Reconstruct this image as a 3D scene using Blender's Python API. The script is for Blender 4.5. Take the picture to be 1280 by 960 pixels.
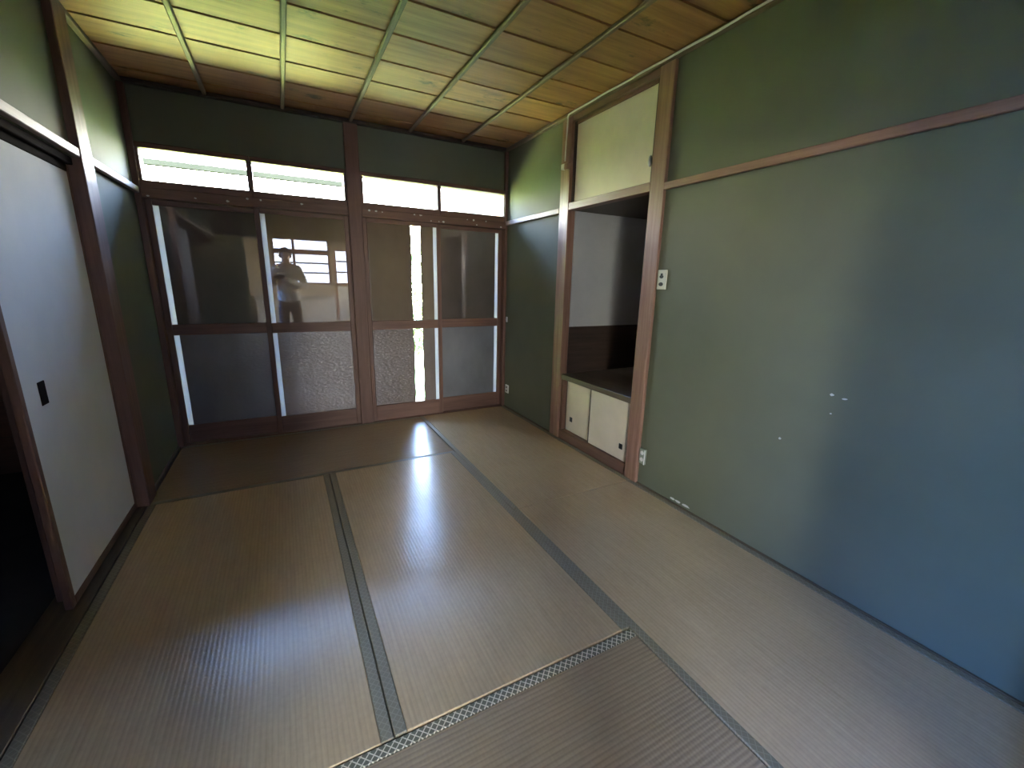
import bpy, bmesh, math, random
from mathutils import Vector, Matrix
random.seed(7)
for o in list(bpy.data.objects): bpy.data.objects.remove(o)
S = bpy.context.scene
COL = S.collection

# ------------------------------------------------------------------ camera
CAM = Vector((0.7755, -3.703, 1.2263))
YAW, PITCH, ROLL, FPX = 0.4926, -0.2358, 0.0227, 529.26
fwd = Vector((math.sin(YAW)*math.cos(PITCH), math.cos(YAW)*math.cos(PITCH), math.sin(PITCH)))
rt0 = Vector((math.cos(YAW), -math.sin(YAW), 0)); up0 = rt0.cross(fwd)
rt = math.cos(ROLL)*rt0 + math.sin(ROLL)*up0
up = -math.sin(ROLL)*rt0 + math.cos(ROLL)*up0
cd = bpy.data.cameras.new('camera'); cam = bpy.data.objects.new('camera', cd); COL.objects.link(cam)
m = Matrix((rt, up, -fwd)).transposed().to_4x4(); m.translation = CAM
cam.matrix_world = m
cd.sensor_width = 36; cd.lens = FPX/1280*36; cd.clip_start = 0.01; cd.clip_end = 200
S.camera = cam

# ------------------------------------------------------------------ world, sun, exposure
world = bpy.data.worlds.new('sky'); S.world = world; world.use_nodes = True
nt = world.node_tree; nt.nodes.clear()
tc = nt.nodes.new('ShaderNodeTexCoord'); sp = nt.nodes.new('ShaderNodeSeparateXYZ')
rp = nt.nodes.new('ShaderNodeValToRGB'); bg = nt.nodes.new('ShaderNodeBackground'); ow = nt.nodes.new('ShaderNodeOutputWorld')
nt.links.new(tc.outputs['Generated'], sp.inputs[0]); nt.links.new(sp.outputs['Z'], rp.inputs['Fac'])
rp.color_ramp.elements[0].position = 0.0; rp.color_ramp.elements[0].color = (1.0, 0.93, 0.80, 1)
rp.color_ramp.elements[1].position = 0.7; rp.color_ramp.elements[1].color = (0.20, 0.42, 1.0, 1)
e_ = rp.color_ramp.elements.new(0.33); e_.color = (0.56, 0.72, 1.12, 1)
e_ = rp.color_ramp.elements.new(0.14); e_.color = (0.97, 0.93, 0.90, 1)
nt.links.new(rp.outputs[0], bg.inputs[0]); bg.inputs[1].default_value = 28.0
nt.links.new(bg.outputs[0], ow.inputs[0])
sd = bpy.data.lights.new('sun', 'SUN'); so = bpy.data.objects.new('sun', sd); COL.objects.link(so)
sd.energy = 265; sd.color = (1.0, 0.93, 0.78); sd.angle = 0.01
so.rotation_euler = Vector((-0.45, 0.42, -0.79)).to_track_quat('-Z', 'Y').to_euler()
def portal(loc, size, d):
    l = bpy.data.lights.new('daylight_portal', 'AREA'); o = bpy.data.objects.new('daylight_portal', l); COL.objects.link(o)
    l.shape = 'RECTANGLE'; l.size, l.size_y = size; l.cycles.is_portal = True
    o.location = loc; o.rotation_euler = Vector(d).to_track_quat('-Z', 'Z').to_euler()
portal((0.66, 0.14, 1.905), (1.26, 0.2), (0, -1, 0))
portal((2.02, 0.14, 1.905), (1.26, 0.2), (0, -1, 0))
portal((1.21, -6.66, 1.55), (1.08, 0.92), (0, 1, 0))
portal((2.05, -6.66, 1.46), (0.38, 0.7), (0, 1, 0))
portal((3.46, -5.45, 1.41), (1.42, 1.9), (-1, 0, 0))
portal((-0.38, -6.66, 1.1), (0.96, 2.0), (0, 1, 0))
portal((-1.06, -4.27, 1.1), (1.94, 0.65), (1, 0, 0))
S.view_settings.view_transform = 'Standard'; S.view_settings.look = 'None'
S.view_settings.exposure = 1.62; S.view_settings.gamma = 1.0; S.view_settings.use_curve_mapping = False

# ------------------------------------------------------------------ materials
MATS = {}
def nodes_of(name):
    mt = bpy.data.materials.new(name); mt.use_nodes = True; MATS[name] = mt
    t = mt.node_tree; b = t.nodes['Principled BSDF']
    return mt, t, b
def mapped(t, scale):
    g = t.nodes.new('ShaderNodeNewGeometry'); v = t.nodes.new('ShaderNodeVectorMath'); v.operation = 'MULTIPLY'
    v.inputs[1].default_value = scale; t.links.new(g.outputs['Position'], v.inputs[0]); return v.outputs[0]
def noise(t, vec, scale, detail=4, rough=0.6):
    n = t.nodes.new('ShaderNodeTexNoise'); n.inputs['Scale'].default_value = scale
    n.inputs['Detail'].default_value = detail; n.inputs['Roughness'].default_value = rough
    t.links.new(vec, n.inputs['Vector']); return n.outputs['Fac']
def ramp(t, fac, stops):
    r = t.nodes.new('ShaderNodeValToRGB'); e = r.color_ramp.elements
    while len(e) < len(stops): e.new(0.5)
    for i, (p, c) in enumerate(stops): e[i].position = p; e[i].color = (*c, 1)
    t.links.new(fac, r.inputs['Fac']); return r.outputs['Color']
def mixc(t, fac, a, b, mode='MIX'):
    x = t.nodes.new('ShaderNodeMix'); x.data_type = 'RGBA'; x.blend_type = mode
    if isinstance(fac, float): x.inputs[0].default_value = fac
    else: t.links.new(fac, x.inputs[0])
    for k, s in ((6, a), (7, b)):
        if isinstance(s, tuple): x.inputs[k].default_value = (*s, 1)
        else: t.links.new(s, x.inputs[k])
    return x.outputs[2]
def mth(t, op, a, b=None):
    n = t.nodes.new('ShaderNodeMath'); n.operation = op
    for k, s in ((0, a), (1, b)):
        if s is None: continue
        if isinstance(s, (int, float)): n.inputs[k].default_value = s
        else: t.links.new(s, n.inputs[k])
    return n.outputs[0]
def bump(t, b, h, strength, dist=0.01):
    n = t.nodes.new('ShaderNodeBump'); n.inputs['Strength'].default_value = strength; n.inputs['Distance'].default_value = dist
    t.links.new(h, n.inputs['Height']); t.links.new(n.outputs[0], b.inputs['Normal'])
def wood(name, dark, light, axis='z', rough=0.5, grain=1.0, perobj=0.0, worn=None):
    mt, t, b = nodes_of(name)
    sc = {'x': (1.2, 22, 22), 'y': (22, 1.2, 22), 'z': (22, 22, 1.2)}[axis]
    f = noise(t, mapped(t, sc), 1.6*grain, 6, 0.65)
    c = ramp(t, f, [(0.3, dark), (0.7, light)])
    if worn:
        f2 = noise(t, mapped(t, (9, 9, 9)), 1.0, 5, 0.7)
        m2 = ramp(t, f2, [(0.55, (0, 0, 0)), (0.75, (1, 1, 1))])
        c = mixc(t, m2, c, worn)
    if perobj:
        oi = t.nodes.new('ShaderNodeObjectInfo')
        k = mth(t, 'ADD', mth(t, 'MULTIPLY', oi.outputs['Random'], perobj), 1.0-perobj/2)
        cc = t.nodes.new('ShaderNodeCombineColor')
        for i in range(3): t.links.new(k, cc.inputs[i])
        c = mixc(t, 1.0, c, cc.outputs[0], 'MULTIPLY')
    t.links.new(c, b.inputs['Base Color']); b.inputs['Roughness'].default_value = rough
    bump(t, b, f, 0.25, 0.004)
    return mt
def plaster(name, a, c2, rough=0.9, scale=1.2, grit=140):
    mt, t, b = nodes_of(name)
    v = mapped(t, (1, 1, 1))
    c = ramp(t, noise(t, v, scale, 5, 0.6), [(0.3, a), (0.7, c2)])
    t.links.new(c, b.inputs['Base Color']); b.inputs['Roughness'].default_value = rough
    bump(t, b, noise(t, v, grit, 3, 0.7), 0.25, 0.002)
    return mt
def flat(name, col, rough=0.6, var=0.12, metal=0.0, spec=0.5):
    mt, t, b = nodes_of(name)
    f = noise(t, mapped(t, (1, 1, 1)), 6, 4, 0.6)
    lo = tuple(x*(1-var) for x in col); hi = tuple(min(1, x*(1+var)) for x in col)
    t.links.new(ramp(t, f, [(0.3, lo), (0.7, hi)]), b.inputs['Base Color'])
    b.inputs['Roughness'].default_value = rough; b.inputs['Metallic'].default_value = metal
    b.inputs['Specular IOR Level'].default_value = spec
    return mt

for ax in 'xyz':
    wood('brown_wood_'+ax, (0.115, 0.056, 0.036), (0.20, 0.102, 0.068), ax, 0.55)
    wood('pale_wood_'+ax, (0.24, 0.185, 0.15), (0.40, 0.32, 0.26), ax, 0.5)
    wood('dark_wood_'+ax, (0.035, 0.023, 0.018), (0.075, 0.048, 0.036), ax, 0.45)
wood('post_wood', (0.21, 0.105, 0.075), (0.36, 0.21, 0.15), 'z', 0.36)
wood('rail_wood', (0.19, 0.10, 0.075), (0.33, 0.19, 0.14), 'y', 0.4)
wood('sill_wood', (0.07, 0.05, 0.028), (0.14, 0.095, 0.05), 'y', 0.5)
wood('shelf_wood', (0.07, 0.045, 0.03), (0.13, 0.085, 0.055), 'y', 0.4)
wood('batten_wood', (0.12, 0.08, 0.052), (0.21, 0.15, 0.10), 'y', 0.55)
plaster('green_plaster', (0.112, 0.119, 0.076), (0.146, 0.153, 0.102), 0.75)
plaster('kitchen_wall', (0.30, 0.24, 0.17), (0.38, 0.31, 0.23))
plaster('alcove_white', (0.42, 0.42, 0.42), (0.52, 0.52, 0.52), 0.8, 2.0, 60)
plaster('concrete', (0.3, 0.3, 0.28), (0.4, 0.4, 0.38))
plaster('fusuma_paper', (0.60, 0.61, 0.62), (0.70, 0.70, 0.71), 0.75, 2.5, 90)
plaster('cabinet_paper', (0.68, 0.58, 0.45), (0.80, 0.69, 0.55), 0.6, 3.5, 90)
flat('plastic_cream', (0.62, 0.60, 0.47), 0.4, 0.08)
flat('plastic_clear', (0.30, 0.33, 0.27), 0.25, 0.08)
flat('plastic_white', (0.72, 0.71, 0.68), 0.4, 0.05)
flat('black_metal', (0.012, 0.013, 0.016), 0.35, 0.1)
flat('slot_dark', (0.03, 0.028, 0.02), 0.6, 0.1)
flat('chip_white', (0.62, 0.62, 0.58), 0.8, 0.1)
flat('enamel', (0.62, 0.56, 0.47), 0.35, 0.06)
flat('steel', (0.55, 0.55, 0.56), 0.3, 0.05, 0.9)
flat('matte_dark', (0.02, 0.014, 0.011), 1.0, 0.2, 0.0, 0.05)
flat('canopy_metal', (0.006, 0.007, 0.006), 1.0, 0.1, 0.0, 0.0)
flat('weathered', (0.14, 0.13, 0.115), 0.9, 0.2)
flat('side_floor_shade', (0.055, 0.055, 0.053), 0.95)  # floor colour darkened to carry the gloom of the unlit side room
flat('roof_tile', (0.1, 0.1, 0.1), 0.7)
flat('pale_paint', (0.55, 0.56, 0.55), 0.6)
flat('skin', (0.50, 0.32, 0.24), 0.5, 0.05)
flat('jacket', (0.62, 0.56, 0.48), 0.85, 0.15)
flat('trousers', (0.13, 0.10, 0.08), 0.85, 0.15)
flat('hair', (0.012, 0.010, 0.009), 0.5)
flat('shoe', (0.45, 0.44, 0.42), 0.7)
flat('lips', (0.35, 0.15, 0.13), 0.5)
flat('eye_white', (0.75, 0.75, 0.73), 0.2, 0.02)
flat('phone_body', (0.02, 0.022, 0.028), 0.25)

def ceiling_wood():
    mt, t, b = nodes_of('ceiling_wood')
    f = noise(t, mapped(t, (1.1, 16, 10)), 1.5, 6, 0.62)
    c = ramp(t, f, [(0.28, (0.24, 0.105, 0.04)), (0.72, (0.47, 0.24, 0.095))])
    st = noise(t, mapped(t, (3.0, 6, 4)), 1.3, 6, 0.7)
    c = mixc(t, ramp(t, st, [(0.60, (0, 0, 0)), (0.70, (1, 1, 1))]), c, (0.07, 0.05, 0.02))
    oi = t.nodes.new('ShaderNodeObjectInfo')
    k = mth(t, 'ADD', mth(t, 'MULTIPLY', oi.outputs['Random'], 0.3), 0.85)
    cc = t.nodes.new('ShaderNodeCombineColor')
    for i in range(3): t.links.new(k, cc.inputs[i])
    c = mixc(t, 1.0, c, cc.outputs[0], 'MULTIPLY')
    t.links.new(c, b.inputs['Base Color']); b.inputs['Roughness'].default_value = 0.5
    bump(t, b, f, 0.2, 0.003)
ceiling_wood()

def tatami(name, axis, dark, light):
    mt, t, b = nodes_of(name)
    g = t.nodes.new('ShaderNodeNewGeometry'); s = t.nodes.new('ShaderNodeSeparateXYZ'); t.links.new(g.outputs['Position'], s.inputs[0])
    across, along = (s.outputs['Y'], s.outputs['X']) if axis == 'x' else (s.outputs['X'], s.outputs['Y'])
    rib = mth(t, 'SINE', mth(t, 'MULTIPLY', across, 2*math.pi/0.0145))
    weft = mth(t, 'SINE', mth(t, 'MULTIPLY', along, 2*math.pi/0.011))
    sc = (2, 30, 2) if axis == 'x' else (30, 2, 2)
    st = noise(t, mapped(t, sc), 2.2, 5, 0.7)
    bl = noise(t, mapped(t, (1, 1, 1)), 2.6, 5, 0.6)
    fl = noise(t, mapped(t, (1, 1, 1)), 60, 3, 0.6)
    f = mth(t, 'ADD', mth(t, 'MULTIPLY', st, 0.5), mth(t, 'ADD', mth(t, 'MULTIPLY', bl, 0.25), mth(t, 'MULTIPLY', fl, 0.25)))
    c = ramp(t, f, [(0.28, dark), (0.72, light)])
    rr = mth(t, 'ADD', mth(t, 'MULTIPLY', rib, 0.5), 0.5)
    c = mixc(t, mth(t, 'MULTIPLY', mth(t, 'POWER', rr, 3.0), 0.12 if name != 'tatami_brown' else 0.25), c, (0.09, 0.062, 0.035))
    t.links.new(c, b.inputs['Base Color'])
    b.inputs['Specular IOR Level'].default_value = 0.32
    t.links.new(mth(t, 'ADD', 0.205, mth(t, 'MULTIPLY', bl, 0.07)), b.inputs['Roughness'])
    h = mth(t, 'ADD', mth(t, 'MULTIPLY', rib, -0.5), mth(t, 'MULTIPLY', weft, 0.12))
    bump(t, b, h, 0.07 if name != 'tatami_brown' else 0.2, 0.003)
D1, L1 = (0.40, 0.28, 0.155), (0.58, 0.425, 0.245)
tatami('tatami_x', 'x', D1, L1); tatami('tatami_y', 'y', D1, L1)
tatami('tatami_brown', 'x', (0.28, 0.195, 0.108), (0.42, 0.30, 0.18))
def border(name, axis, base, line, wid):
    mt, t, b = nodes_of(name)
    g = t.nodes.new('ShaderNodeNewGeometry'); s = t.nodes.new('ShaderNodeSeparateXYZ'); t.links.new(g.outputs['Position'], s.inputs[0])
    a = mth(t, 'MULTIPLY', mth(t, 'ADD', s.outputs['X'], mth(t, 'MULTIPLY', s.outputs['Y'], 1.0)), 1/0.022)
    c = mth(t, 'MULTIPLY', mth(t, 'SUBTRACT', s.outputs['X'], mth(t, 'MULTIPLY', s.outputs['Y'], 1.0)), 1/0.022)
    def tri(v): return mth(t, 'ABSOLUTE', mth(t, 'SUBTRACT', mth(t, 'FRACT', v), 0.5))
    d = mth(t, 'MINIMUM', tri(a), tri(c))
    k = mth(t, 'LESS_THAN', d, wid)
    t.links.new(mixc(t, k, base, line), b.inputs['Base Color']); b.inputs['Roughness'].default_value = 0.6
border('border_cloth', 'y', (0.20, 0.165, 0.098), (0.26, 0.22, 0.14), 0.08)
border('border_lattice', 'x', (0.14, 0.118, 0.065), (0.70, 0.60, 0.40), 0.095)

def sheet_glass():
    mt, t, b = nodes_of('clear_glass')
    t.nodes.remove(b); o = t.nodes['Material Output']
    tr = t.nodes.new('ShaderNodeBsdfTransparent'); tr.inputs[0].default_value = (0.93, 0.96, 0.94, 1)
    gl = t.nodes.new('ShaderNodeBsdfGlossy'); gl.inputs['Roughness'].default_value = 0.02
    fr = t.nodes.new('ShaderNodeFresnel'); fr.inputs[0].default_value = 1.5
    mx = t.nodes.new('ShaderNodeMixShader'); t.links.new(fr.outputs[0], mx.inputs[0]); t.links.new(tr.outputs[0], mx.inputs[1]); t.links.new(gl.outputs[0], mx.inputs[2])
    t.links.new(mx.outputs[0], o.inputs['Surface'])
sheet_glass()
def blue_glass():  # blue tint put in for the cast on the near right wall
    mt, t, b = nodes_of('blue_glass')
    t.nodes.remove(b); o = t.nodes['Material Output']
    tr = t.nodes.new('ShaderNodeBsdfTransparent'); tr.inputs[0].default_value = (0.37, 0.57, 0.90, 1)
    gl = t.nodes.new('ShaderNodeBsdfGlossy'); gl.inputs['Roughness'].default_value = 0.03
    fr = t.nodes.new('ShaderNodeFresnel'); fr.inputs[0].default_value = 1.5
    mx = t.nodes.new('ShaderNodeMixShader'); t.links.new(fr.outputs[0], mx.inputs[0]); t.links.new(tr.outputs[0], mx.inputs[1]); t.links.new(gl.outputs[0], mx.inputs[2])
    t.links.new(mx.outputs[0], o.inputs['Surface'])
blue_glass()
def grey_glass():  # tint put in to dim the kitchen panes mirrored in the door
    mt, t, b = nodes_of('grey_glass')
    t.nodes.remove(b); o = t.nodes['Material Output']
    tr = t.nodes.new('ShaderNodeBsdfTransparent'); tr.inputs[0].default_value = (0.32, 0.37, 0.47, 1)
    gl = t.nodes.new('ShaderNodeBsdfGlossy'); gl.inputs['Roughness'].default_value = 0.03
    fr = t.nodes.new('ShaderNodeFresnel'); fr.inputs[0].default_value = 1.5
    mx = t.nodes.new('ShaderNodeMixShader'); t.links.new(fr.outputs[0], mx.inputs[0]); t.links.new(tr.outputs[0], mx.inputs[1]); t.links.new(gl.outputs[0], mx.inputs[2])
    t.links.new(mx.outputs[0], o.inputs['Surface'])
grey_glass()
def film(name, col, refl, rough, ripple=0.0, tint=(1, 1, 1)):
    """old door glass under a dark half-mirror film"""
    mt, t, b = nodes_of(name)
    t.nodes.remove(b); o = t.nodes['Material Output']
    df = t.nodes.new('ShaderNodeBsdfDiffuse')
    c = ramp(t, noise(t, mapped(t, (1.5, 1, 1)), 2.0, 5, 0.6), [(0.3, tuple(x*0.85 for x in col)), (0.7, tuple(x*1.15 for x in col))])
    t.links.new(c, df.inputs[0])
    gl = t.nodes.new('ShaderNodeBsdfGlossy'); gl.inputs['Roughness'].default_value = rough; gl.inputs[0].default_value = (*tint, 1)
    lw = t.nodes.new('ShaderNodeFresnel'); lw.inputs[0].default_value = refl
    mx = t.nodes.new('ShaderNodeMixShader'); t.links.new(lw.outputs[0], mx.inputs[0])
    t.links.new(df.outputs[0], mx.inputs[1]); t.links.new(gl.outputs[0], mx.inputs[2]); t.links.new(mx.outputs[0], o.inputs['Surface'])
    if ripple:
        n = t.nodes.new('ShaderNodeBump'); n.inputs['Strength'].default_value = ripple; n.inputs['Distance'].default_value = 0.007
        t.links.new(noise(t, mapped(t, (1, 1, 2.6)), 42, 2, 0.5), n.inputs['Height'])
        t.links.new(n.outputs[0], gl.inputs['Normal']); t.links.new(n.outputs[0], lw.inputs['Normal'])
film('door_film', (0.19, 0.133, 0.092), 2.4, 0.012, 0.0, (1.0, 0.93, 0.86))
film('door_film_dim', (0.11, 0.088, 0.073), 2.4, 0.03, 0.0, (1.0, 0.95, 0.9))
film('door_film_dim_ripple', (0.19, 0.19, 0.20), 1.9, 0.10, 0.3, (1.0, 0.97, 0.95))  # grey-blue diffuse stands in for light mirrored by the outer lower panes
film('door_film_ripple', (0.18, 0.138, 0.108), 2.1, 0.03, 0.9, (1.0, 0.95, 0.92))
def frosted():
    mt, t, b = nodes_of('frosted_strip')
    t.nodes.remove(b); o = t.nodes['Material Output']
    df = t.nodes.new('ShaderNodeBsdfDiffuse'); df.inputs[0].default_value = (0.4, 0.4, 0.42, 1)
    tr = t.nodes.new('ShaderNodeBsdfTranslucent'); tr.inputs[0].default_value = (0.13, 0.13, 0.135, 1)
    ad = t.nodes.new('ShaderNodeAddShader'); t.links.new(df.outputs[0], ad.inputs[0]); t.links.new(tr.outputs[0], ad.inputs[1])
    t.links.new(ad.outputs[0], o.inputs['Surface'])
frosted()
def leafm():
    mt, t, b = nodes_of('leaf')
    oi = t.nodes.new('ShaderNodeNewGeometry')
    t.links.new(ramp(t, oi.outputs['Random Per Island'], [(0, (0.10, 0.20, 0.03)), (1, (0.26, 0.38, 0.08))]), b.inputs['Base Color'])
    b.inputs['Roughness'].default_value = 0.6
leafm()
plaster('yard_gravel', (0.05, 0.05, 0.049), (0.09, 0.09, 0.087), 0.95, 3, 40)
plaster('dry_grass', (0.40, 0.45, 0.10), (0.54, 0.57, 0.18), 0.95, 0.8, 30)

# ------------------------------------------------------------------ mesh helpers
def finish(name, bm, mat, parent=None, smooth=False):
    bmesh.ops.recalc_face_normals(bm, faces=bm.faces)
    vs = [v.co for v in bm.verts]
    lo = Vector([min(v[i] for v in vs) for i in range(3)]); hi = Vector([max(v[i] for v in vs) for i in range(3)])
    org = Vector(((lo.x+hi.x)/2, (lo.y+hi.y)/2, lo.z))
    for v in bm.verts: v.co -= org
    me = bpy.data.meshes.new(name); bm.to_mesh(me); bm.free()
    me.materials.append(MATS[mat])
    if smooth:
        for p in me.polygons: p.use_smooth = True
    o = bpy.data.objects.new(name, me); COL.objects.link(o)
    place(o, org, parent); return o
WP = {}
def place(o, org, parent):
    WP[o.name] = Vector(org)
    if parent is not None:
        o.parent = parent; o.location = Vector(org) - WP[parent.name]
    else: o.location = org
def add_box(bm, x0, x1, y0, y1, z0, z1, bev=0.0):
    b2 = bmesh.new(); bmesh.ops.create_cube(b2, size=1)
    for v in b2.verts:
        v.co = Vector((x0+(v.co.x+.5)*(x1-x0), y0+(v.co.y+.5)*(y1-y0), z0+(v.co.z+.5)*(z1-z0)))
    if bev: bmesh.ops.bevel(b2, geom=list(b2.edges), offset=bev, segments=1, affect='EDGES')
    me = bpy.data.meshes.new('t'); b2.to_mesh(me); b2.free(); bm.from_mesh(me); bpy.data.meshes.remove(me)
def box(name, dims, mat, parent=None, bev=0.003):
    bm = bmesh.new()
    if isinstance(dims[0], (int, float)): dims = [dims]
    for d in dims:
        d = (min(d[0], d[1]), max(d[0], d[1]), min(d[2], d[3]), max(d[2], d[3]), min(d[4], d[5]), max(d[4], d[5]))
        add_box(bm, *d, bev=bev)
    return finish(name, bm, mat, parent)
def prism(name, pts, d, mat, parent=None):
    """closed outline (3-D points) pushed along d"""
    bm = bmesh.new(); a = [bm.verts.new(p) for p in pts]; b = [bm.verts.new(Vector(p)+Vector(d)) for p in pts]
    n = len(a); bm.faces.new(a); bm.faces.new(b[::-1])
    for i in range(n): bm.faces.new((a[i], b[i], b[(i+1) % n], a[(i+1) % n]))
    return finish(name, bm, mat, parent)
def ellipsoid(name, c, r, mat, parent=None, seg=16):
    bm = bmesh.new(); bmesh.ops.create_uvsphere(bm, u_segments=seg, v_segments=seg//2+2, radius=1)
    for v in bm.verts: v.co = Vector((c[0]+v.co.x*r[0], c[1]+v.co.y*r[1], c[2]+v.co.z*r[2]))
    return finish(name, bm, mat, parent, True)
def tube(name, pts, r, mat, parent=None, seg=8):
    bm = bmesh.new(); rings = []
    for i, p in enumerate(pts):
        p = Vector(p); a = Vector(pts[max(i-1, 0)]); b = Vector(pts[min(i+1, len(pts)-1)])
        tg = (b-a).normalized(); u = tg.cross(Vector((0.3, 0.2, 0.93))).normalized(); w = tg.cross(u)
        rings.append([bm.verts.new(p+r*(math.cos(k*2*math.pi/seg)*u+math.sin(k*2*math.pi/seg)*w)) for k in range(seg)])
    for A, B in zip(rings, rings[1:]):
        for k in range(seg): bm.faces.new((A[k], A[(k+1) % seg], B[(k+1) % seg], B[k]))
    bm.faces.new(rings[0]); bm.faces.new(rings[-1][::-1])
    return finish(name, bm, mat, parent, True)
def disc(name, c, r, axis, th, mat, parent=None, seg=20, sx=1.0):
    pts = []
    for k in range(seg):
        a = k*2*math.pi/seg; u, v = r*sx*math.cos(a), r*math.sin(a)
        pts.append({'x': (c[0], c[1]+u, c[2]+v), 'y': (c[0]+u, c[1], c[2]+v), 'z': (c[0]+u, c[1]+v, c[2])}[axis])
    d = {'x': (th, 0, 0), 'y': (0, th, 0), 'z': (0, 0, th)}[axis]
    return prism(name, pts, d, mat, parent)
def tag(o, label, cat, group=None, kind=None):
    o['label'] = label; o['category'] = cat
    if group: o['group'] = group
    if kind: o['kind'] = kind
    return o
def struct(o, label, cat): return tag(o, label, cat, kind='structure')
def empty(name, loc):
    o = bpy.data.objects.new(name, None); COL.objects.link(o); o.empty_display_size = 0.1; place(o, loc, None); return o

# ------------------------------------------------------------------ measures of the place
W = 2.676          # width of the tatami room (x), left wall x=0, back wall y=0, front opening y=-3.65
ZC = 2.385         # ceiling boards
YF = -3.65

# ------------------------------------------------------------------ outside
g = box('ground', (-30, 32, 0.4, 40, -0.7, -0.5), 'dry_grass', bev=0)
struct(g, 'dry yellow-green garden ground outside the glass doors', 'ground')
g = box('ground_yard', (-30, 32, -36, 0.4, -0.7, -0.5), 'yard_gravel', bev=0)  # yard made dark so little sunlit bounce enters the kitchen windows
struct(g, 'unseen gravel yard on the kitchen side, made dark to cut bounced light', 'ground')
rf = box('roof', [(-2.7, 4.6, -3.9, 0.95, 2.72, 2.86), (-1.45, 4.6, -7.65, -3.9, 2.72, 2.86)], 'roof_tile', bev=0)
struct(rf, 'flat dark underside of the house eaves', 'roof')

wg = box('added_sun_block', (4.3, 7.0, 0.3, 5.8, -0.5, 3.3), 'weathered', bev=0)  # added block that shades the right part of the garden from the sun
struct(wg, 'added grey block outside that keeps the sun off part of the garden', 'wall')
# ------------------------------------------------------------------ tatami room shell
fl = box('floor', (-0.1, W+0.1, YF, 0.13, -0.14, -0.056), 'dark_wood_x', bev=0)
struct(fl, 'dark wooden subfloor under the tatami mats', 'floor')
# ceiling with boards and battens
ce = box('ceiling', (-0.1, W+0.1, YF-0.1, 0.12, ZC+0.012, ZC+0.05), 'dark_wood_x', bev=0)
struct(ce, 'low board ceiling of brown wood with slim battens', 'ceiling')
y = -0.16; ys = [0.0]
while y > YF: ys.append(y); y -= 0.2885
ys.append(YF)
for a, b in zip(ys, ys[1:]):
    # each board tilts a touch so that it laps over its neighbour
    pts = [(0.0, a-0.003, ZC), (0.0, b+0.003, ZC-0.005), (0.0, b+0.003, ZC+0.006), (0.0, a-0.003, ZC+0.010)]
    prism('ceiling_board', pts, (W, 0, 0), 'ceiling_wood', ce)
for i in range(1, 6):
    x = 0.446*i
    bm = bmesh.new(); add_box(bm, x-0.013, x+0.013, YF, 0.0, ZC-0.026, ZC-0.004, 0.005)
    finish('ceiling_batten', bm, 'batten_wood', ce)

wb = box('wall_back', (0.0, W, 0.02, 0.13, 2.035, ZC+0.012), 'green_plaster', bev=0)
struct(wb, 'dark plaster strip of wall above the bright transom windows', 'wall')
wl = box('wall_left', [(-0.10, 0.0, -0.79, 0.13, -0.06, 1.73), (-0.10, 0.0, YF, 0.13, 1.725, ZC+0.012)], 'green_plaster', bev=0)
struct(wl, 'olive plaster wall with sliding paper door, left of the room', 'wall')
wr = box('wall_right', [(W, W+0.10, -0.88, 0.13, -0.06, ZC+0.012), (W, W+0.10, YF, -1.89, -0.06, ZC+0.012)], 'green_plaster', bev=0)
struct(wr, 'green plaster wall with nail marks and closet recess, right of the room', 'wall')
wf = box('wall_front', [(-0.1, W+0.1, YF-0.1, YF, 1.79, ZC), (2.08, W+0.1, YF-0.1, YF, -0.06, 1.79), (-0.9, 0.35, YF-0.1, YF, -0.06, ZC)], 'green_plaster', bev=0)
struct(wf, 'plaster wall over the opening toward the kitchen behind the viewer', 'wall')
# chips on the right wall
def chip(cx, y, z, sy, sz, nm='plaster_chip', par=wr):
    n = 9; pts = []
    for k in range(n):
        a = k*2*math.pi/n; r = random.uniform(0.7, 1.15)
        pts.append((W-0.0002, y+sy*r*math.cos(a), z+sz*r*math.sin(a)))
    prism(nm, pts, (-0.002, 0, 0), 'chip_white', par)
chip(0, -2.863, 0.818, 0.009, 0.006); chip(0, -2.909, 0.812, 0.010, 0.004); chip(0, -2.698, 0.576, 0.006, 0.006)
chip(0, -2.872, 0.742, 0.004, 0.003)
for yy, s in ((-2.21, 0.022), (-2.265, 0.026), (-2.17, 0.018)): chip(0, yy, 0.022, s, 0.007)

# trims ------------------------------------------------------------
def trim(n, dims, mat, label, cat='trim', bev=0.003): return struct(box('trim_%d' % n, dims, mat, None, bev), label, cat)
trim(1, [(1.285, 1.385, -0.015, 0.13, -0.055, ZC-0.03), (1.262, 1.408, 0.042, 0.13, 0.004, 1.702)], 'brown_wood_z', 'dark brown wooden post between the two pairs of glass doors', 'post')
trim(2, [(0.001, 0.036, -0.012, 0.13, -0.055, ZC-0.03), (0.001, 0.062, 0.078, 0.13, 0.004, 1.702)], 'brown_wood_z', 'slim brown corner post beside the leftmost glass door', 'post')
trim(3, [(2.646, W-0.001, -0.010, 0.13, -0.055, ZC-0.03), (2.62, W-0.001, 0.078, 0.13, 0.004, 1.702)], 'brown_wood_z', 'slim brown corner post beside the rightmost glass door', 'post')
km = trim(4, [(0.037, 1.284, -0.020, 0.13, 1.702, 1.764), (1.386, 2.645, -0.020, 0.13, 1.702, 1.764)], 'brown_wood_x', 'brown lintel rail above the glass doors with torn paper scraps', 'lintel')
trim(5, (0.037, 2.645, -0.012, 0.13, -0.06, 0.004), 'brown_wood_x', 'worn wooden threshold under the glass doors', 'threshold')
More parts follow.
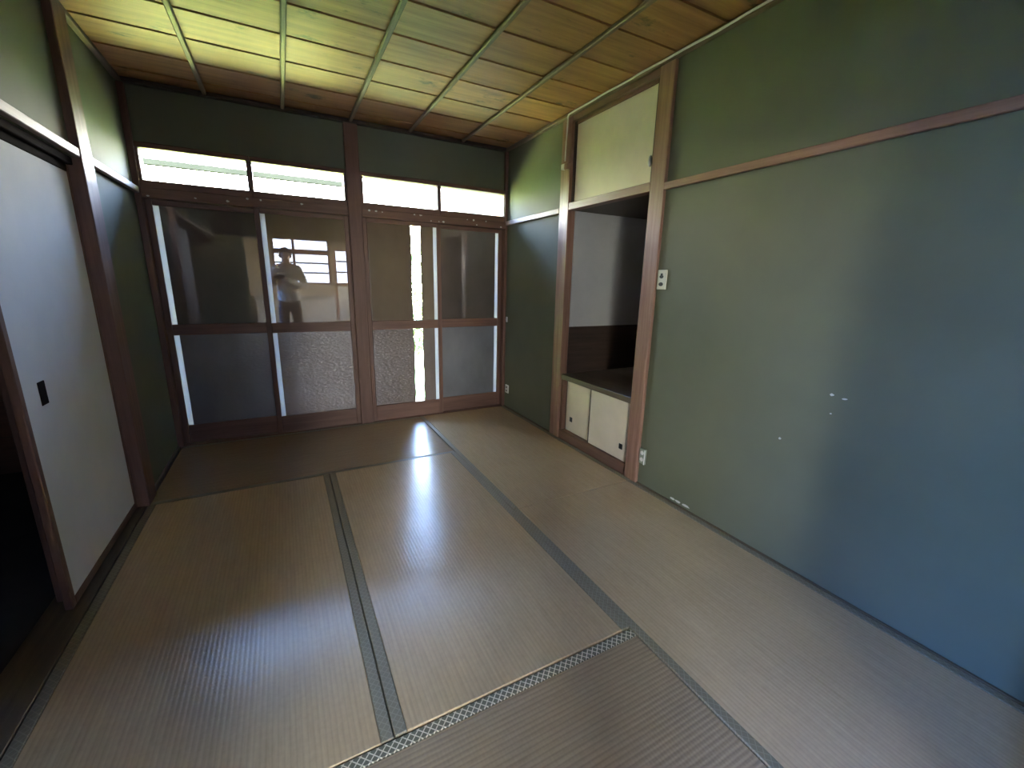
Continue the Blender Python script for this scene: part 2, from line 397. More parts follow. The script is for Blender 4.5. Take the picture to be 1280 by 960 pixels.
for x in (0.07, 0.32, 0.50, 0.62, 0.70, 0.96, 1.44, 1.49, 1.54, 1.80, 1.85, 1.86, 1.94, 2.01, 2.05, 2.33, 2.36, 2.27, 2.45, 2.60):
    z = random.choice([1.752, 1.752, 1.748, 1.725, 1.715]); n = 7; s = random.uniform(0.005, 0.011)
    pts = [(x+s*random.uniform(.7, 1.3)*math.cos(k*6.283/n), -0.0202, z+0.7*s*random.uniform(.7, 1.3)*math.sin(k*6.283/n)) for k in range(n)]
    prism('paper_scrap', pts, (0, -0.0015, 0), 'chip_white', km)
pl = trim(6, (-0.10, 0.034, -0.945, -0.80, -0.055, ZC-0.03), 'brown_wood_z', 'brown wooden post in the left wall beside the white paper door', 'post')
trim(7, [(0.0015, 0.030, -0.799, -0.013, 1.728, 1.766), (0.0015, 0.030, YF, -0.946, 1.728, 1.766)], 'pale_wood_y', 'pale picture rail along the left wall', 'rail')
trim(8, (-0.10, -0.0005, YF, -0.946, 1.692, 1.7245), 'matte_dark', 'dark grooved lintel above the white paper door', 'lintel')
trim(9, (-0.11, 0.022, YF, -0.946, -0.05, 0.003), 'sill_wood', 'brown wooden sill with tracks under the white paper door', 'sill')
trim(10, (W-0.020, W+0.045, -0.995, -0.881, -0.055, ZC-0.03), 'post_wood', 'reddish brown closet post nearer the glass doors', 'post')
trim(11, (W-0.020, W+0.045, -1.889, -1.785, -0.055, ZC-0.03), 'post_wood', 'reddish brown closet post beside the cream switch plate', 'post')
trim(12, [(W-0.022, W-0.0005, -0.880, -0.011, 1.733, 1.770)], 'pale_wood_y', 'short pale picture rail between glass doors and closet', 'rail')
trim(13, [(W-0.022, W-0.0005, YF, -1.890, 1.733, 1.770)], 'rail_wood', 'long reddish brown picture rail across the green wall', 'rail')
trim(14, (W-0.034, W-0.0005, -3.649, -0.011, ZC-0.0295, ZC-0.006), 'batten_wood', 'slim ceiling moulding along the closet side', 'moulding')
trim(15, (0.0005, 0.030, -3.649, -0.013, ZC-0.0295, ZC-0.006), 'batten_wood', 'slim ceiling moulding above the white paper door side', 'moulding')
trim(16, (0.031, W-0.035, -0.028, 0.13, ZC-0.0295, ZC-0.006), 'dark_wood_x', 'dark ceiling moulding above the transom windows', 'moulding')
bs = box('baseboard_right', [(W-0.012, W-0.0005, YF, -1.8895, -0.05, 0.005), (W-0.012, W-0.0005, -0.8805, -0.011, -0.05, 0.005)], 'sill_wood', None, 0.002)
struct(bs, 'thin dark base strip along the green wall', 'baseboard')
bs = box('baseboard_left', (0.0005, 0.012, -0.799, -0.013, -0.05, 0.010), 'pale_wood_y', None, 0.002)
struct(bs, 'thin pale base strip under the short left wall', 'baseboard')

# ------------------------------------------------------------------ tatami mats
def mat_obj(x0, x1, y0, y1, along, sides, label, surf, cloth='border_cloth', zt=0.0):
    t = empty('tatami_mat', ((x0+x1)/2, (y0+y1)/2, -0.055))
    tag(t, label, 'tatami mat', 'tatami mats of the room')
    g_ = 0.0015; bw = 0.034
    x0 += g_; x1 -= g_; y0 += g_; y1 -= g_
    bx0, bx1, by0, by1 = x0, x1, y0, y1
    if along == 'y': bx0 += bw; bx1 -= bw
    else: by0 += bw; by1 -= bw
    box('straw_surface', (bx0, bx1, by0, by1, -0.055, zt), surf, t, 0.0025)
    if along == 'y':
        for a in ((x0, bx0-0.0003), (bx1+0.0003, x1)): box('cloth_border', (a[0], a[1], y0, y1, -0.055, zt+0.0012), cloth, t, 0.0025)
    else:
        for a in ((y0, by0-0.0003), (by1+0.0003, y1)): box('cloth_border', (x0, x1, a[0], a[1], -0.055, zt+0.0012), cloth, t, 0.0025)
    return t
XS = 1.795
mat_obj(0.024, XS, -0.945, -0.014, 'x', 0, 'tatami mat lying crosswise along the foot of the glass doors', 'tatami_brown')
mat_obj(0.024, 0.938, -2.765, -0.945, 'y', 0, 'tatami mat beside the sill of the white paper door', 'tatami_y', 'border_cloth', 0.001)
mat_obj(0.938, XS, -2.765, -0.945, 'y', 0, 'shiny tatami mat in the middle of the room', 'tatami_y', 'border_cloth', 0.004)
mat_obj(XS, W-0.0125, -1.845, -0.014, 'y', 0, 'tatami mat in front of the closet, far end at the glass doors', 'tatami_y', 'border_cloth', 0.002)
mat_obj(XS, W-0.0125, -3.645, -1.845, 'y', 0, 'tatami mat along the bare green wall, nearest the viewer on that side', 'tatami_y', 'border_cloth', 0.0)
mat_obj(0.024, XS, -3.645, -2.765, 'x', 0, 'nearest brown tatami mat lying crosswise with pale lattice border', 'tatami_brown', 'border_lattice', -0.002)

# ------------------------------------------------------------------ sliding glass doors
def jag(x, z0, z1, amp, n=14):
    return [(x+random.uniform(-amp, amp), z0+(z1-z0)*k/n) for k in range(n+1)]
def glass_door(n, x0, x1, yf, strip_side, label, sliver=None):
    d = empty('door_%d' % n, ((x0+x1)/2, yf+0.015, 0.004)); struct(d, label, 'sliding door')
    sw = 0.034; y0, y1 = yf, yf+0.03
    zb = 0.0045; zt = 1.7015
    for a in ((x0, x0+sw), (x1-sw, x1)): box('stile', (a[0], a[1], y0, y1, zb, zt), 'brown_wood_z', d)
    for a, nm in (((zb, 0.14), 'bottom_rail'), ((0.808, 0.884), 'middle_rail'), ((1.668, zt), 'top_rail')):
        box(nm, (x0+sw+0.0005, x1-sw-0.0005, y0+0.002, y1-0.002, a[0], a[1]), 'brown_wood_x', d)
    gx0, gx1 = x0+sw-0.005, x1-sw+0.005; yg = yf+0.013; w = 0.037
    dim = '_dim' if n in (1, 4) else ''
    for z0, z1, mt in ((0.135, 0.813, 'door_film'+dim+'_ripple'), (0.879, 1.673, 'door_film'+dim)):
        if strip_side == 'l': sx = (gx0, gx0+w); fx = (gx0+w, gx1)
        else: sx = (gx1-w, gx1); fx = (gx0, gx1-w)
        box('light_strip', (sx[0], sx[1], yg, yg+0.003, z0, z1), 'frosted_strip', d, 0)
        if sliver:
            box('clear_pane', (sliver[0]-0.008, sliver[1]+0.008, yg+0.0035, yg+0.006, z0, z1), 'clear_glass', d, 0)
            L = [(fx[0], z0)] + jag(sliver[0], z0, z1, 0.005) + [(fx[0], z1)]
            prism('glass_pane', [(a, yg, b) for a, b in L], (0, 0.003, 0), mt, d)
            R = [(fx[1], z1)] + jag(sliver[1], z0, z1, 0.004)[::-1] + [(fx[1], z0)]
            prism('glass_pane', [(a, yg, b) for a, b in R], (0, 0.003, 0), mt, d)
        else:
            box('glass_pane', (fx[0], fx[1], yg, yg+0.003, z0, z1), mt, d, 0)
    return d
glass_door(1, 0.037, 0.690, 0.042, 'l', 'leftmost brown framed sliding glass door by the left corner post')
glass_door(2, 0.648, 1.284, 0.006, 'l', 'brown sliding glass door mirroring the kitchen windows and a person')
glass_door(3, 1.386, 2.032, 0.006, 'r', 'brown sliding glass door with a bright ragged vertical slit', (1.775, 1.855))
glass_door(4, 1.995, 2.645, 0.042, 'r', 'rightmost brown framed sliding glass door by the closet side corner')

# ------------------------------------------------------------------ transom windows
def transom(n, x0, x1, gx0, gx1, label):
    w_ = empty('window_%d' % n, ((x0+x1)/2, 0.06, 1.7645)); struct(w_, label, 'window')
    z0, z1 = 1.7645, 2.034; g0, g1 = 1.812, 2.003
    box('frame_rail', (x0, x1, 0.0, 0.10, z0, g0), 'brown_wood_x', w_); box('frame_rail', (x0, x1, 0.0, 0.10, g1, z1), 'brown_wood_x', w_)
    box('frame_stile', (x0, gx0, 0.004, 0.10, g0+0.0003, g1-0.0003), 'brown_wood_z', w_); box('frame_stile', (gx1, x1, 0.004, 0.10, g0+0.0003, g1-0.0003), 'brown_wood_z', w_)
    box('glass_pane', (gx0+0.0003, gx1-0.0003, 0.05, 0.054, g0+0.0003, g1-0.0003), 'clear_glass', w_, 0)
transom(1, 0.0365, 0.6525, 0.052, 0.632, 'leftmost transom window showing a faint beam outside')
transom(2, 0.653, 1.2845, 0.665, 1.268, 'second transom window from the left, beside the dark post')
transom(3, 1.3855, 2.0275, 1.408, 2.010, 'third transom window from the left, just right of the dark post')
transom(4, 2.028, 2.6455, 2.043, 2.640, 'rightmost transom window touching the closet side corner')

# ------------------------------------------------------------------ sliding paper doors in the left wall
d5 = empty('door_5', (-0.03, -1.36, 0.003)); struct(d5, 'white sliding paper door with black finger pull in the left wall', 'sliding door')
ya, yb, xa, xb = -0.9465, -1.765, -0.043, -0.018
box('paper_panel', (xa+0.003, xb-0.003, yb+0.0305, ya-0.0205, 0.0375, 1.6595), 'fusuma_paper', d5, 0.001)
box('stile', (xa, xb, yb, yb+0.030, 0.0035, 1.6915), 'brown_wood_z', d5); box('stile', (xa, xb, ya-0.020, ya, 0.0035, 1.6915), 'brown_wood_z', d5)
box('bottom_rail', (xa, xb, yb+0.0305, ya-0.0205, 0.0035, 0.037), 'brown_wood_y', d5); box('top_rail', (xa, xb, yb+0.0305, ya-0.0205, 1.660, 1.6915), 'matte_dark', d5)
fp = box('finger_pull', (xb-0.0045, xb-0.0005, -1.633, -1.583, 0.757, 0.843), 'matte_dark', d5, 0.0018); fp['label'] = 'black metal finger pull'
d6 = empty('door_6', (-0.07, -1.40, 0.003)); struct(d6, 'second sliding paper door edge peeking from behind the white one', 'sliding door')
xa, xb, ya, yb = -0.088, -0.063, -0.9465, -1.695
box('paper_panel', (xa+0.003, xb-0.003, yb+0.0305, ya-0.0205, 0.0375, 1.6595), 'fusuma_paper', d6, 0.001)
box('stile', (xa, xb, yb, yb+0.030, 0.0035, 1.6915), 'brown_wood_z', d6); box('stile', (xa, xb, ya-0.020, ya, 0.0035, 1.6915), 'brown_wood_z', d6)
box('bottom_rail', (xa, xb, yb+0.0305, ya-0.0205, 0.0035, 0.037), 'brown_wood_y', d6); box('top_rail', (xa, xb, yb+0.0305, ya-0.0205, 1.660, 1.6915), 'dark_wood_y', d6)

# ------------------------------------------------------------------ closet recess in the right wall
XB = 3.46
al = box('wall_alcove', [(W+0.046, XB, -0.999, -0.98, 0.90, 1.742)], 'alcove_white', None, 0)
struct(al, 'white upper lining inside the closet recess', 'wall')
ad = box('wall_alcove_dado', [(W+0.046, XB, -0.999, -0.98, 0.532, 0.8995), (XB+0.0005, XB+0.02, -1.80, -0.98, 0.0, ZC), (W+0.046, XB, -1.82, -1.784, 0.0, ZC), (W+0.046, XB, -0.9995, -0.98, 1.7425, ZC), (W+0.046, XB, -0.9995, -0.98, -0.05, 0.531), (W+0.046, XB, -1.783, -1.0, 1.7435, 1.76), (W+0.02, XB, -1.783, -0.98, -0.06, -0.05)], 'dark_wood_x', None, 0)
struct(ad, 'dark brown boards lining the closet recess', 'wall')
lc = empty('low_cabinet', (W+0.2, -1.39, 0.0)); tag(lc, 'low closet cabinet with two cream sliding doors under the dark shelf', 'cabinet')
box('shelf_top', (W-0.008, XB, -1.7835, -0.9965, 0.490, 0.530), 'shelf_wood', lc)
box('bottom_rail', (W-0.006, W+0.06, -1.7835, -0.9965, -0.055, 0.076), 'brown_wood_y', lc)
box('frame_stile', (W-0.004, W+0.06, -1.030, -0.9965, 0.0765, 0.4895), 'brown_wood_z', lc)
box('frame_stile', (W-0.002, W+0.06, -1.7835, -1.770, 0.0765, 0.4895), 'brown_wood_z', lc)
for (a, b, x, hy, hz, s) in ((-1.385, -1.0305, W+0.030, -1.107, 0.178, 'left'), (-1.7695, -1.352, W+0.010, -1.702, 0.172, 'right')):
    dd = box('sliding_door', (x, x+0.014, a, b, 0.0775, 0.4885), 'cabinet_paper', lc, 0.002)
    box('edge_stile', (x-0.0008, x+0.0148, b-0.009, b+0.0002, 0.0770, 0.4890), 'dark_wood_z', dd, 0)
    hh = box('finger_pull', (x-0.0022, x+0.003, hy-0.017, hy+0.017, hz-0.019, hz+0.019), 'black_metal', dd, 0.002); hh['label'] = 'small square black finger pull'
uc = empty('overhead_cabinet', (W+0.03, -1.39, 1.735)); tag(uc, 'overhead closet cabinet with large cream panel below the ceiling', 'cabinet')
box('bottom_rail', (W-0.018, W+0.05, -1.7845, -0.9955, 1.742, 1.792), 'rail_wood', uc)
box('top_rail', (W-0.016, W+0.05, -1.7845, -0.9955, 2.318, ZC-0.03), 'brown_wood_y', uc)
box('inner_stile', (W+0.002, W+0.05, -1.023, -0.9955, 1.7925, 2.3175), 'dark_wood_z', uc)
box('inner_stile', (W+0.002, W+0.05, -1.7845, -1.757, 1.7925, 2.3175), 'dark_wood_z', uc)
box('inner_rail', (W+0.002, W+0.05, -1.7565, -1.0235, 2.296, 2.3175), 'brown_wood_y', uc)
box('cream_panel', (W+0.010, W+0.022, -1.7565, -1.0235, 1.7925, 2.2955), 'cabinet_paper', uc, 0.001)
lt = box('latch_block', (W-0.045, W-0.0185, -0.995, -0.955, 2.015, 2.055), 'post_wood', uc, 0.003); lt['label'] = 'small wooden latch block'
lt = box('latch_cap', (W-0.046, W-0.0205, -0.9545, -0.918, 2.020, 2.056), 'plastic_white', uc, 0.003); lt['label'] = 'white plastic latch cap'
lt = ellipsoid('latch_hook', (W-0.008, -1.7565, 1.905), (0.012, 0.011, 0.030), 'steel', uc, 12); lt['label'] = 'small metal latch'
pts = []
for k in range(60):
    yy = -3.62 + (3.62-0.978)*k/59; pts.append((W-0.040, yy, ZC-0.020+0.0015*math.sin(k*0.9)-0.004*max(0, math.sin(k*0.23))))
pts += [(W-0.036, -0.962, ZC-0.034), (W-0.030, -0.955, ZC-0.06)]
for k in range(1, 9): pts.append((W-0.0285+0.001*math.sin(k), -0.952+0.0015*k, ZC-0.06-0.031*k))
cb = tube('cable', pts, 0.0055, 'plastic_white')
tag(cb, 'thin white cable along the ceiling edge dropping to the closet latch', 'cable')

# switch plate and outlets
def plate(name, y0, y1, z0, z1, th, mt, label, cat):
    e = empty(name, (W, (y0+y1)/2, z0)); tag(e, label, cat)
    p = box('cover_plate', (W-th, W-0.0005, y0, y1, z0, z1), mt, e, 0.003); return e
e = plate('switch_plate', -1.963, -1.896, 1.205, 1.312, 0.010, 'plastic_cream', 'cream switch plate with dark holes beside the closet post', 'switch')
for z, r in ((1.288, 0.006), (1.275, 0.010), (1.234, 0.011)): disc('socket_hole', (W-0.0095, -1.928, z), r, 'x', -0.0015, 'slot_dark', e, 10, 1.5)
e = plate('wall_outlet', -1.945, -1.896, 0.140, 0.240, 0.014, 'plastic_clear', 'dull double outlet low on the green wall beside the closet post', 'outlet')
for z in (0.213, 0.170): disc('socket_face', (W-0.0135, -1.920, z), 0.013, 'x', -0.003, 'plastic_white', e, 14)
box('rim', (W-0.018, W-0.0145, -1.945, -1.938, 0.141, 0.239), 'plastic_white', e, 0.001)
e = plate('wall_outlet', -0.098, -0.035, 0.150, 0.232, 0.010, 'plastic_white', 'small white outlet low in the corner beside the glass doors', 'outlet')
for z in (0.208, 0.174): disc('socket_face', (W-0.0095, -0.066, z), 0.011, 'x', -0.002, 'slot_dark', e, 12)
e = empty('door_latch', (W, -0.03, 0.85)); tag(e, 'tiny pale latch on the wall corner beside the rightmost glass door', 'latch')
box('latch_plate', (W-0.008, W-0.0005, -0.045, -0.020, 0.85, 0.90), 'plastic_white', e, 0.002); box('latch_knob', (W-0.016, W-0.0085, -0.037, -0.028, 0.87, 0.885), 'steel', e, 0.002)

# ------------------------------------------------------------------ dark room through the open side
fl2 = box('floor_side_room', (-2.3, -0.1105, YF, 0.0, -0.12, -0.03), 'side_floor_shade', None, 0)
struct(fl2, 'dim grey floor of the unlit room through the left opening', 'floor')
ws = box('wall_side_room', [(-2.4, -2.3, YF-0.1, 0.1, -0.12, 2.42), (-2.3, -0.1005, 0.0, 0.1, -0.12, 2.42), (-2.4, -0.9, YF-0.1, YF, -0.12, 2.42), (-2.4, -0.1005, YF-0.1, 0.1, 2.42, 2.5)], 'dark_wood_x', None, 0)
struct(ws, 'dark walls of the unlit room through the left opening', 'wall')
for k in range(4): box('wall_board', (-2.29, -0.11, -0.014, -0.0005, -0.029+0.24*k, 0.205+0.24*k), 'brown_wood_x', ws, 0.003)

# ------------------------------------------------------------------ kitchen behind the viewer, mirrored in the doors
KY = -6.55
fk = box('floor_kitchen', (-0.9, 3.3, KY, YF-0.0005, -0.12, -0.002), 'brown_wood_y', None, 0)
struct(fk, 'brown wooden kitchen floor behind the viewer', 'floor')
ck = box('ceiling_kitchen', (-1.0, 3.4, KY-0.1, YF-0.1005, 2.40, 2.44), 'brown_wood_y', None, 0)
struct(ck, 'brown kitchen ceiling behind the viewer', 'ceiling')
wk = box('wall_kitchen', [(-1.0, -0.86, KY-0.1, KY, -0.12, 2.4), (0.10, 0.66, KY-0.1, KY, -0.12, 2.4), (-0.86, 0.10, KY-0.1, KY, -0.12, 0.10), (-0.86, 0.10, KY-0.1, KY, 2.10, 2.4), (0.66, 1.76, KY-0.1, KY, -0.12, 1.09), (0.66, 1.76, KY-0.1, KY, 2.01, 2.4), (1.76, 1.82, KY-0.1, KY, -0.12, 2.4), (1.82, 2.28, KY-0.1, KY, 1.84, 2.4), (2.28, 3.4, KY-0.1, KY, -0.12, 2.4), (3.3, 3.4, KY, -6.40, -0.12, 2.4), (3.3, 3.4, -4.50, YF-0.1, -0.12, 2.4), (3.3, 3.4, -6.40, -4.50, -0.12, 0.70), (3.3, 3.4, -6.40, -4.50, 2.12, 2.4),
    (-1.0, -0.9, KY, -4.60, -0.12, 2.4), (-1.0, -0.9, -3.95, YF, -0.12, 2.4), (-1.0, -0.9, -4.60, -3.95, -0.12, 0.12), (-1.0, -0.9, -4.60, -3.95, 2.06, 2.4), (2.7763, 3.3, YF-0.1, YF, -0.12, 2.4)], 'kitchen_wall', None, 0)
struct(wk, 'beige kitchen walls mirrored dimly in the glass doors', 'wall')
w5 = empty('window_5', (1.21, KY-0.05, 1.09)); struct(w5, 'kitchen window with transom and horizontal bars mirrored in the glass door', 'window')
for a in ((0.6605, 0.70), (1.035, 1.085), (1.715, 1.7595)): box('frame_stile', (a[0], a[1], KY-0.08, KY-0.01, 1.0905, 2.0095), 'brown_wood_z', w5)
for x0, x1 in ((0.7005, 1.0345), (1.0855, 1.7145)):
    for a in ((1.0905, 1.125), (1.70, 1.80), (1.985, 2.0095)): box('frame_rail', (x0, x1, KY-0.08, KY-0.01, a[0], a[1]), 'brown_wood_x', w5)
    for a in (1.31, 1.51): box('window_bar', (x0, x1, KY-0.030, KY-0.012, a, a+0.032), 'dark_wood_x', w5)
    box('glass_pane', (x0, x1, KY-0.0345, KY-0.031, 1.1255, 1.6995), 'grey_glass', w5, 0); box('glass_pane', (x0, x1, KY-0.0345, KY-0.031, 1.8005, 1.9845), 'grey_glass', w5, 0)
d7 = empty('door_7', (2.05, KY-0.05, 0.0)); struct(d7, 'kitchen back door with three glass lights mirrored beside the barred window', 'door')
box('door_stile', (1.821, 1.875, KY-0.07, KY-0.02, 0.0, 1.838), 'brown_wood_z', d7); box('door_stile', (2.225, 2.279, KY-0.07, KY-0.02, 0.0, 1.838), 'brown_wood_z', d7)
for a in ((0.0, 0.30), (1.06, 1.13), (1.80, 1.838)): box('door_rail', (1.8755, 2.2245, KY-0.07, KY-0.02, a[0], a[1]), 'brown_wood_x', d7)
box('lower_panel', (1.8755, 2.2245, KY-0.055, KY-0.03, 0.3005, 1.0595), 'enamel', d7)
for a in (1.34, 1.57): box('glazing_bar', (1.8755, 2.2245, KY-0.065, KY-0.025, a, a+0.032), 'dark_wood_x', d7)
for a in ((1.1305, 1.3395), (1.3605, 1.5695), (1.5905, 1.7995)): box('glass_pane', (1.8755, 2.2245, KY-0.05, KY-0.046, a[0], a[1]), 'grey_glass', d7, 0)
w6 = empty('window_6', (-0.95, -4.27, 0.12)); struct(w6, 'added unseen blue-tinted window in the kitchen side wall, giving blue light', 'window')  # window added to throw blue daylight on the near right wall
for a in ((-4.5995, -4.55), (-4.00, -3.9505)): box('frame_stile', (-0.98, -0.92, a[0], a[1], 0.1205, 2.0595), 'pale_wood_z', w6)
for y0, y1 in ((-4.5495, -4.0005),):
    for a in ((0.1205, 0.17), (2.01, 2.0595)): box('frame_rail', (-0.98, -0.92, y0, y1, a[0], a[1]), 'pale_wood_y', w6)
    box('glass_pane', (-0.952, -0.948, y0, y1, 0.1705, 2.0095), 'blue_glass', w6, 0)
w7 = empty('window_7', (3.35, -5.45, 0.70)); struct(w7, 'added unseen wide window in the kitchen side wall, giving fill light', 'window')  # window added to light the kitchen, the figure and the paper door
for a in ((-6.3995, -6.35), (-5.475, -5.425), (-4.55, -4.5005)): box('frame_stile', (3.32, 3.38, a[0], a[1], 0.7005, 2.1195), 'pale_wood_z', w7)
for y0, y1 in ((-6.3495, -5.4755), (-5.4245, -4.5505)):
    for a in ((0.7005, 0.75), (2.07, 2.1195)): box('frame_rail', (3.32, 3.38, y0, y1, a[0], a[1]), 'pale_wood_y', w7)
    box('glass_pane', (3.348, 3.352, y0, y1, 0.7505, 2.0695), 'clear_glass', w7, 0)
w8 = empty('window_8', (-0.38, KY-0.05, 0.10)); struct(w8, 'added unseen tall window in the kitchen rear wall, giving fill light', 'window')  # window added outside the mirrored view to light closet, doors and right wall
for a in ((-0.8595, -0.82), (-0.40, -0.36), (0.06, 0.0995)): box('frame_stile', (a[0], a[1], KY-0.08, KY-0.02, 0.1005, 2.0995), 'pale_wood_z', w8)
for x0, x1 in ((-0.8195, -0.4005), (-0.3595, 0.0595)):
    for a in ((0.1005, 0.15), (2.05, 2.0995)): box('frame_rail', (x0, x1, KY-0.08, KY-0.02, a[0], a[1]), 'pale_wood_x', w8)
    box('glass_pane', (x0, x1, KY-0.052, KY-0.048, 0.1505, 2.0495), 'clear_glass', w8, 0)
kc = empty('kitchen_cabinet', (1.05, KY+0.3, -0.002)); tag(kc, 'cream kitchen sink cabinet under the barred window, mirrored in the glass door', 'cabinet')
box('body', (0.30, 1.74, KY+0.002, KY+0.52, 0.08, 0.80), 'enamel', kc); box('plinth', (0.32, 1.72, KY+0.002, KY+0.46, -0.002, 0.0795), 'dark_wood_x', kc)
box('worktop', (0.28, 1.76, KY+0.002, KY+0.56, 0.8005, 0.84), 'steel', kc)
for k in range(3):
    x0 = 0.31+0.475*k; dd = box('cabinet_door', (x0, x0+0.465, KY+0.5205, KY+0.538, 0.10, 0.62), 'enamel', kc); box('handle', (x0+0.36, x0+0.44, KY+0.5385, KY+0.555, 0.55, 0.565), 'steel', dd)
    dr = box('drawer', (x0, x0+0.465, KY+0.5205, KY+0.538, 0.63, 0.79), 'enamel', kc); box('handle', (x0+0.18, x0+0.28, KY+0.5385, KY+0.555, 0.705, 0.72), 'steel', dr)

# ------------------------------------------------------------------ the photographer, seen only in the mirror of the door
PX, PY = 0.87, -4.17
def skin_obj(name, chains, mat, parent, sub=2):
    """chains: list of lists of (co, (rx, ry)); first vertex of each chain is welded to an earlier vertex at the same place"""
    vs, rs, es, roots, idx = [], [], [], [], {}
    for ch in chains:
        prev = None
        for co, r in ch:
            key = tuple(round(c, 4) for c in co)
            if key not in idx:
                idx[key] = len(vs); vs.append(co); rs.append(r if isinstance(r, tuple) else (r, r))
                if prev is None: roots.append(idx[key])
            i = idx[key]
            if prev is not None: es.append((prev, i))
            prev = i
    org = WP[parent.name]
    me = bpy.data.meshes.new(name); me.from_pydata([Vector(v)-org for v in vs], es, [])
    o = bpy.data.objects.new(name, me); COL.objects.link(o); place(o, org, parent)
    md = o.modifiers.new('skin', 'SKIN'); md.use_smooth_shade = True
    if not me.skin_vertices: me.skin_vertices.new()
    for i, r in enumerate(rs): me.skin_vertices[0].data[i].radius = r
    for i in range(len(vs)): me.skin_vertices[0].data[i].use_root = i in roots
    s = o.modifiers.new('subdivision', 'SUBSURF'); s.levels = sub; s.render_levels = sub
    me.materials.append(MATS[mat]); return o
pe = empty('person', (PX, PY, 0.0)); tag(pe, 'person in a pale jacket and dark trousers photographing the room, mirrored in the glass door', 'person')
def P(x, y, z): return (PX+x, PY+y, z)
PH = CAM - 0.035*fwd - 0.012*up            # phone centre
HL, HR = PH-0.106*rt-0.015*fwd-0.01*up, PH+0.106*rt-0.015*fwd-0.01*up
wristL, wristR = HL-0.055*fwd-0.055*up-0.01*rt, HR-0.055*fwd-0.055*up+0.01*rt
elL, elR = Vector(P(-0.25, 0.08, 1.06)), Vector(P(0.26, 0.03, 1.06))
shL, shR = P(-0.165, 0, 1.37), P(0.165, 0, 1.37)
body = [
    [(P(0, 0, 0.92), (0.145, 0.10)), (P(0, 0, 1.08), (0.125, 0.09)), (P(0, 0, 1.27), (0.15, 0.10)), (P(0, -0.005, 1.385), (0.085, 0.065)), (P(0, 0.0, 1.45), (0.052, 0.054)), (P(0, 0.015, 1.505), (0.06, 0.075)), (P(0, 0.02, 1.57), (0.073, 0.09)), (P(0, 0.01, 1.635), (0.06, 0.07))],
    [(P(0, -0.005, 1.385), (0.085, 0.065)), (shL, 0.06), (tuple(elL), 0.042), (tuple(wristL), 0.028), (tuple(HL), (0.020, 0.034))],
    [(P(0, -0.005, 1.385), (0.085, 0.065)), (shR, 0.06), (tuple(elR), 0.042), (tuple(wristR), 0.028), (tuple(HR), (0.020, 0.034))],
    [(P(0, 0, 0.92), (0.145, 0.10)), (P(-0.095, 0, 0.83), 0.085), (P(-0.10, 0.01, 0.47), 0.058), (P(-0.105, -0.02, 0.09), 0.04), (P(-0.105, 0.06, 0.035), (0.04, 0.03)), (P(-0.11, 0.13, 0.028), (0.036, 0.02))],
    [(P(0, 0, 0.92), (0.145, 0.10)), (P(0.095, 0, 0.83), 0.085), (P(0.10, 0.01, 0.47), 0.058), (P(0.105, -0.02, 0.09), 0.04), (P(0.105, 0.06, 0.035), (0.04, 0.03)), (P(0.11, 0.13, 0.028), (0.036, 0.02))]]
# fingers: rooted in the palm, bent round the ends of the phone; thumbs on the screen side
for H, s in ((HL, 1), (HR, -1)):
    for k, ln in enumerate((0.9, 1.0, 0.95, 0.75)):
        a = H + up*(0.028-0.019*k) + rt*s*0.004 + fwd*0.004
        b_ = a + fwd*0.016 + rt*s*0.004; c = b_ + rt*s*0.026*ln + fwd*0.002
        body.append([(tuple(a-fwd*0.012), 0.0085), (tuple(b_), 0.0085), (tuple(c), 0.0075)])
    a = H - up*0.02 - fwd*0.010; body.append([(tuple(a), 0.011), (tuple(a+rt*s*0.022+up*0.012-fwd*0.008), 0.010), (tuple(a+rt*s*0.040+up*0.030-fwd*0.004), 0.0085)])
skin_obj('body', body, 'skin', pe)
def off(c, d): return tuple(Vector(c)+Vector(d))
jk = [
    [(P(0, 0, 0.80), (0.18, 0.128)), (P(0, 0, 0.88), (0.188, 0.135)), (P(0, 0, 1.0), (0.175, 0.125)), (P(0, 0, 1.14), (0.165, 0.12)), (P(0, 0, 1.28), (0.18, 0.125)), (P(0, -0.005, 1.39), (0.10, 0.085)), (P(0, -0.005, 1.435), (0.07, 0.072))],
    [(P(0, 0, 1.28), (0.18, 0.125)), (off(shL, (0, 0, -0.02)), 0.078), (tuple(elL), 0.060), (tuple(wristL-0.02*(wristL-elL).normalized()), 0.044)],
    [(P(0, 0, 1.28), (0.18, 0.125)), (off(shR, (0, 0, -0.02)), 0.078), (tuple(elR), 0.060), (tuple(wristR-0.02*(wristR-elR).normalized()), 0.044)]]
skin_obj('jacket', jk, 'jacket', pe)
tr = [[(P(0, 0, 1.04), (0.145, 0.10)), (P(0, 0, 0.95), (0.155, 0.11)), (P(0, 0, 0.86), (0.165, 0.115)), (P(-0.098, 0, 0.74), 0.098), (P(-0.10, 0.01, 0.47), 0.075), (P(-0.105, -0.015, 0.10), 0.065)],
      [(P(0, 0, 0.86), (0.165, 0.115)), (P(0.098, 0, 0.74), 0.098), (P(0.10, 0.01, 0.47), 0.075), (P(0.105, -0.015, 0.10), 0.065)]]
skin_obj('trousers', tr, 'trousers', pe)
for s in (-1, 1):
    ellipsoid('shoe', P(0.108*s, 0.045, 0.040), (0.050, 0.135, 0.042), 'shoe', pe)
    ellipsoid('ear', P(0.083*s, 0.012, 1.56), (0.012, 0.02, 0.032), 'skin', pe, 12)
    ellipsoid('eye', P(0.032*s, 0.104, 1.575), (0.014, 0.008, 0.008), 'eye_white', pe, 10)
ellipsoid('nose', P(0, 0.114, 1.545), (0.013, 0.016, 0.022), 'skin', pe, 12)
ellipsoid('mouth', P(0, 0.102, 1.507), (0.024, 0.008, 0.007), 'lips', pe, 12)
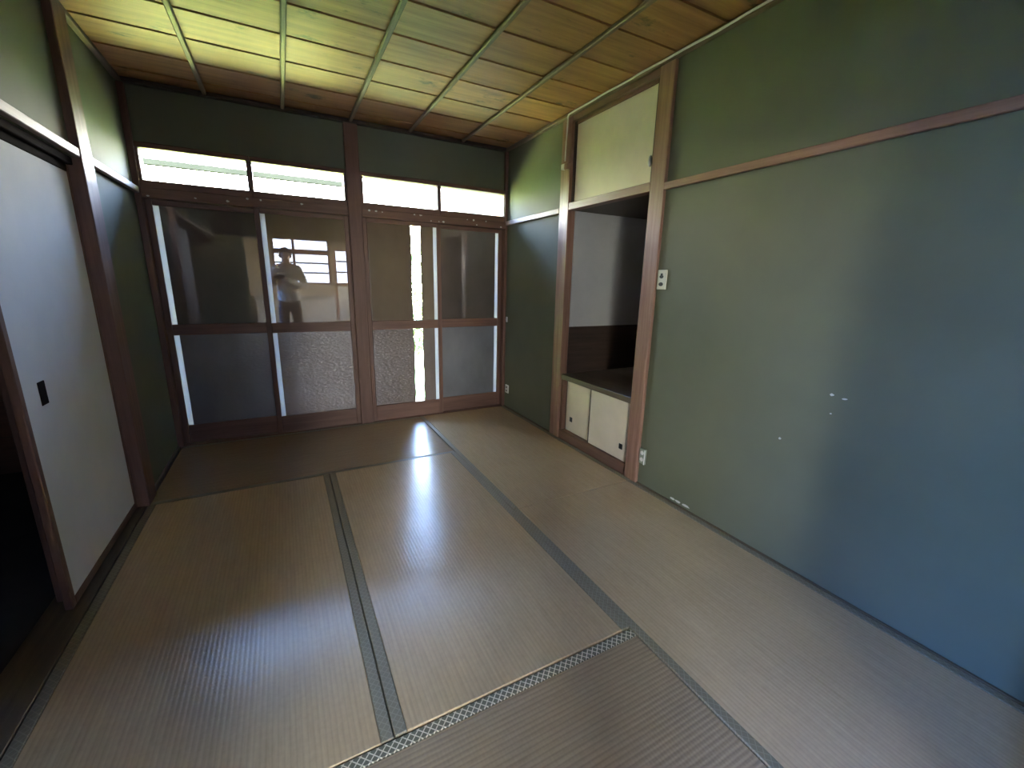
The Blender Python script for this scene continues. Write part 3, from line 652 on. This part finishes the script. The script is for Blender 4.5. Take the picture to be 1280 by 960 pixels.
# hair cap: upper and rear part of an ellipsoid
bm = bmesh.new(); bmesh.ops.create_uvsphere(bm, u_segments=24, v_segments=16, radius=1)
for v in bm.verts:
    q = v.co.copy(); k = 1.0 + 0.03*math.sin(9*q.x+7*q.z)
    v.co = Vector(P(q.x*0.094*k, q.y*0.108*k+0.005, 1.59+q.z*0.098*k))
bmesh.ops.bisect_plane(bm, geom=list(bm.verts)+list(bm.edges)+list(bm.faces), plane_co=P(0, 0.055, 1.60), plane_no=(0, 0.90, -0.43), clear_outer=True)
finish('hair', bm, 'hair', pe, True)
# smartphone in the hands, its back toward the glass doors
bm = bmesh.new(); add_box(bm, -0.074, 0.074, -0.036, 0.036, -0.004, 0.004, 0.003)
R3 = Matrix((rt, up, -fwd)).transposed()
for v in bm.verts: v.co = R3 @ v.co + PH
ph = empty('smartphone', tuple(PH)); tag(ph, 'dark smartphone held level in the hands of the mirrored person', 'phone')
finish('case', bm, 'phone_body', ph)
bm = bmesh.new(); add_box(bm, 0.036, 0.068, -0.004, 0.030, -0.0065, -0.0042, 0.001)
for v in bm.verts: v.co = R3 @ v.co + PH
finish('camera_bump', bm, 'black_metal', ph)

# ------------------------------------------------------------------ garden seen bleached through the transoms and the slit
cp = empty('carport_frame', (0.5, 2.6, -0.5)); tag(cp, 'pale beam and post of an outdoor canopy seen faintly through the leftmost transom', 'canopy')
box('beam', (-0.62, 1.65, 2.6, 2.66, 2.385, 2.445), 'canopy_metal', cp); box('post', (-0.50, -0.45, 2.6, 2.65, -0.5, 2.3845), 'canopy_metal', cp)
def hedge(x0, x1, y0, y1, h, n, label):
    bm = bmesh.new()
    for i in range(n):
        c = Vector((random.uniform(x0, x1), random.uniform(y0, y1), random.uniform(-0.48, h-0.5)))
        u = Vector((random.gauss(0, 1), random.gauss(0, 1), random.gauss(0, 1))).normalized(); w = u.orthogonal().normalized()
        a, b = 0.07*u, 0.035*w
        bm.faces.new([bm.verts.new(p) for p in (c-a, c+b, c+a, c-b)])
    o = finish('hedge', bm, 'leaf'); tag(o, label, 'hedge', kind='stuff'); return o
hedge(-7, 0.1, 6.0, 7.0, 3.25, 13000, 'tall sunlit hedge behind the canopy post, seen through the leftmost transom')
hedge(0.45, 10, 6.0, 7.0, 2.6, 13000, 'lower sunlit hedge glimpsed through the bright slit in the glass door')
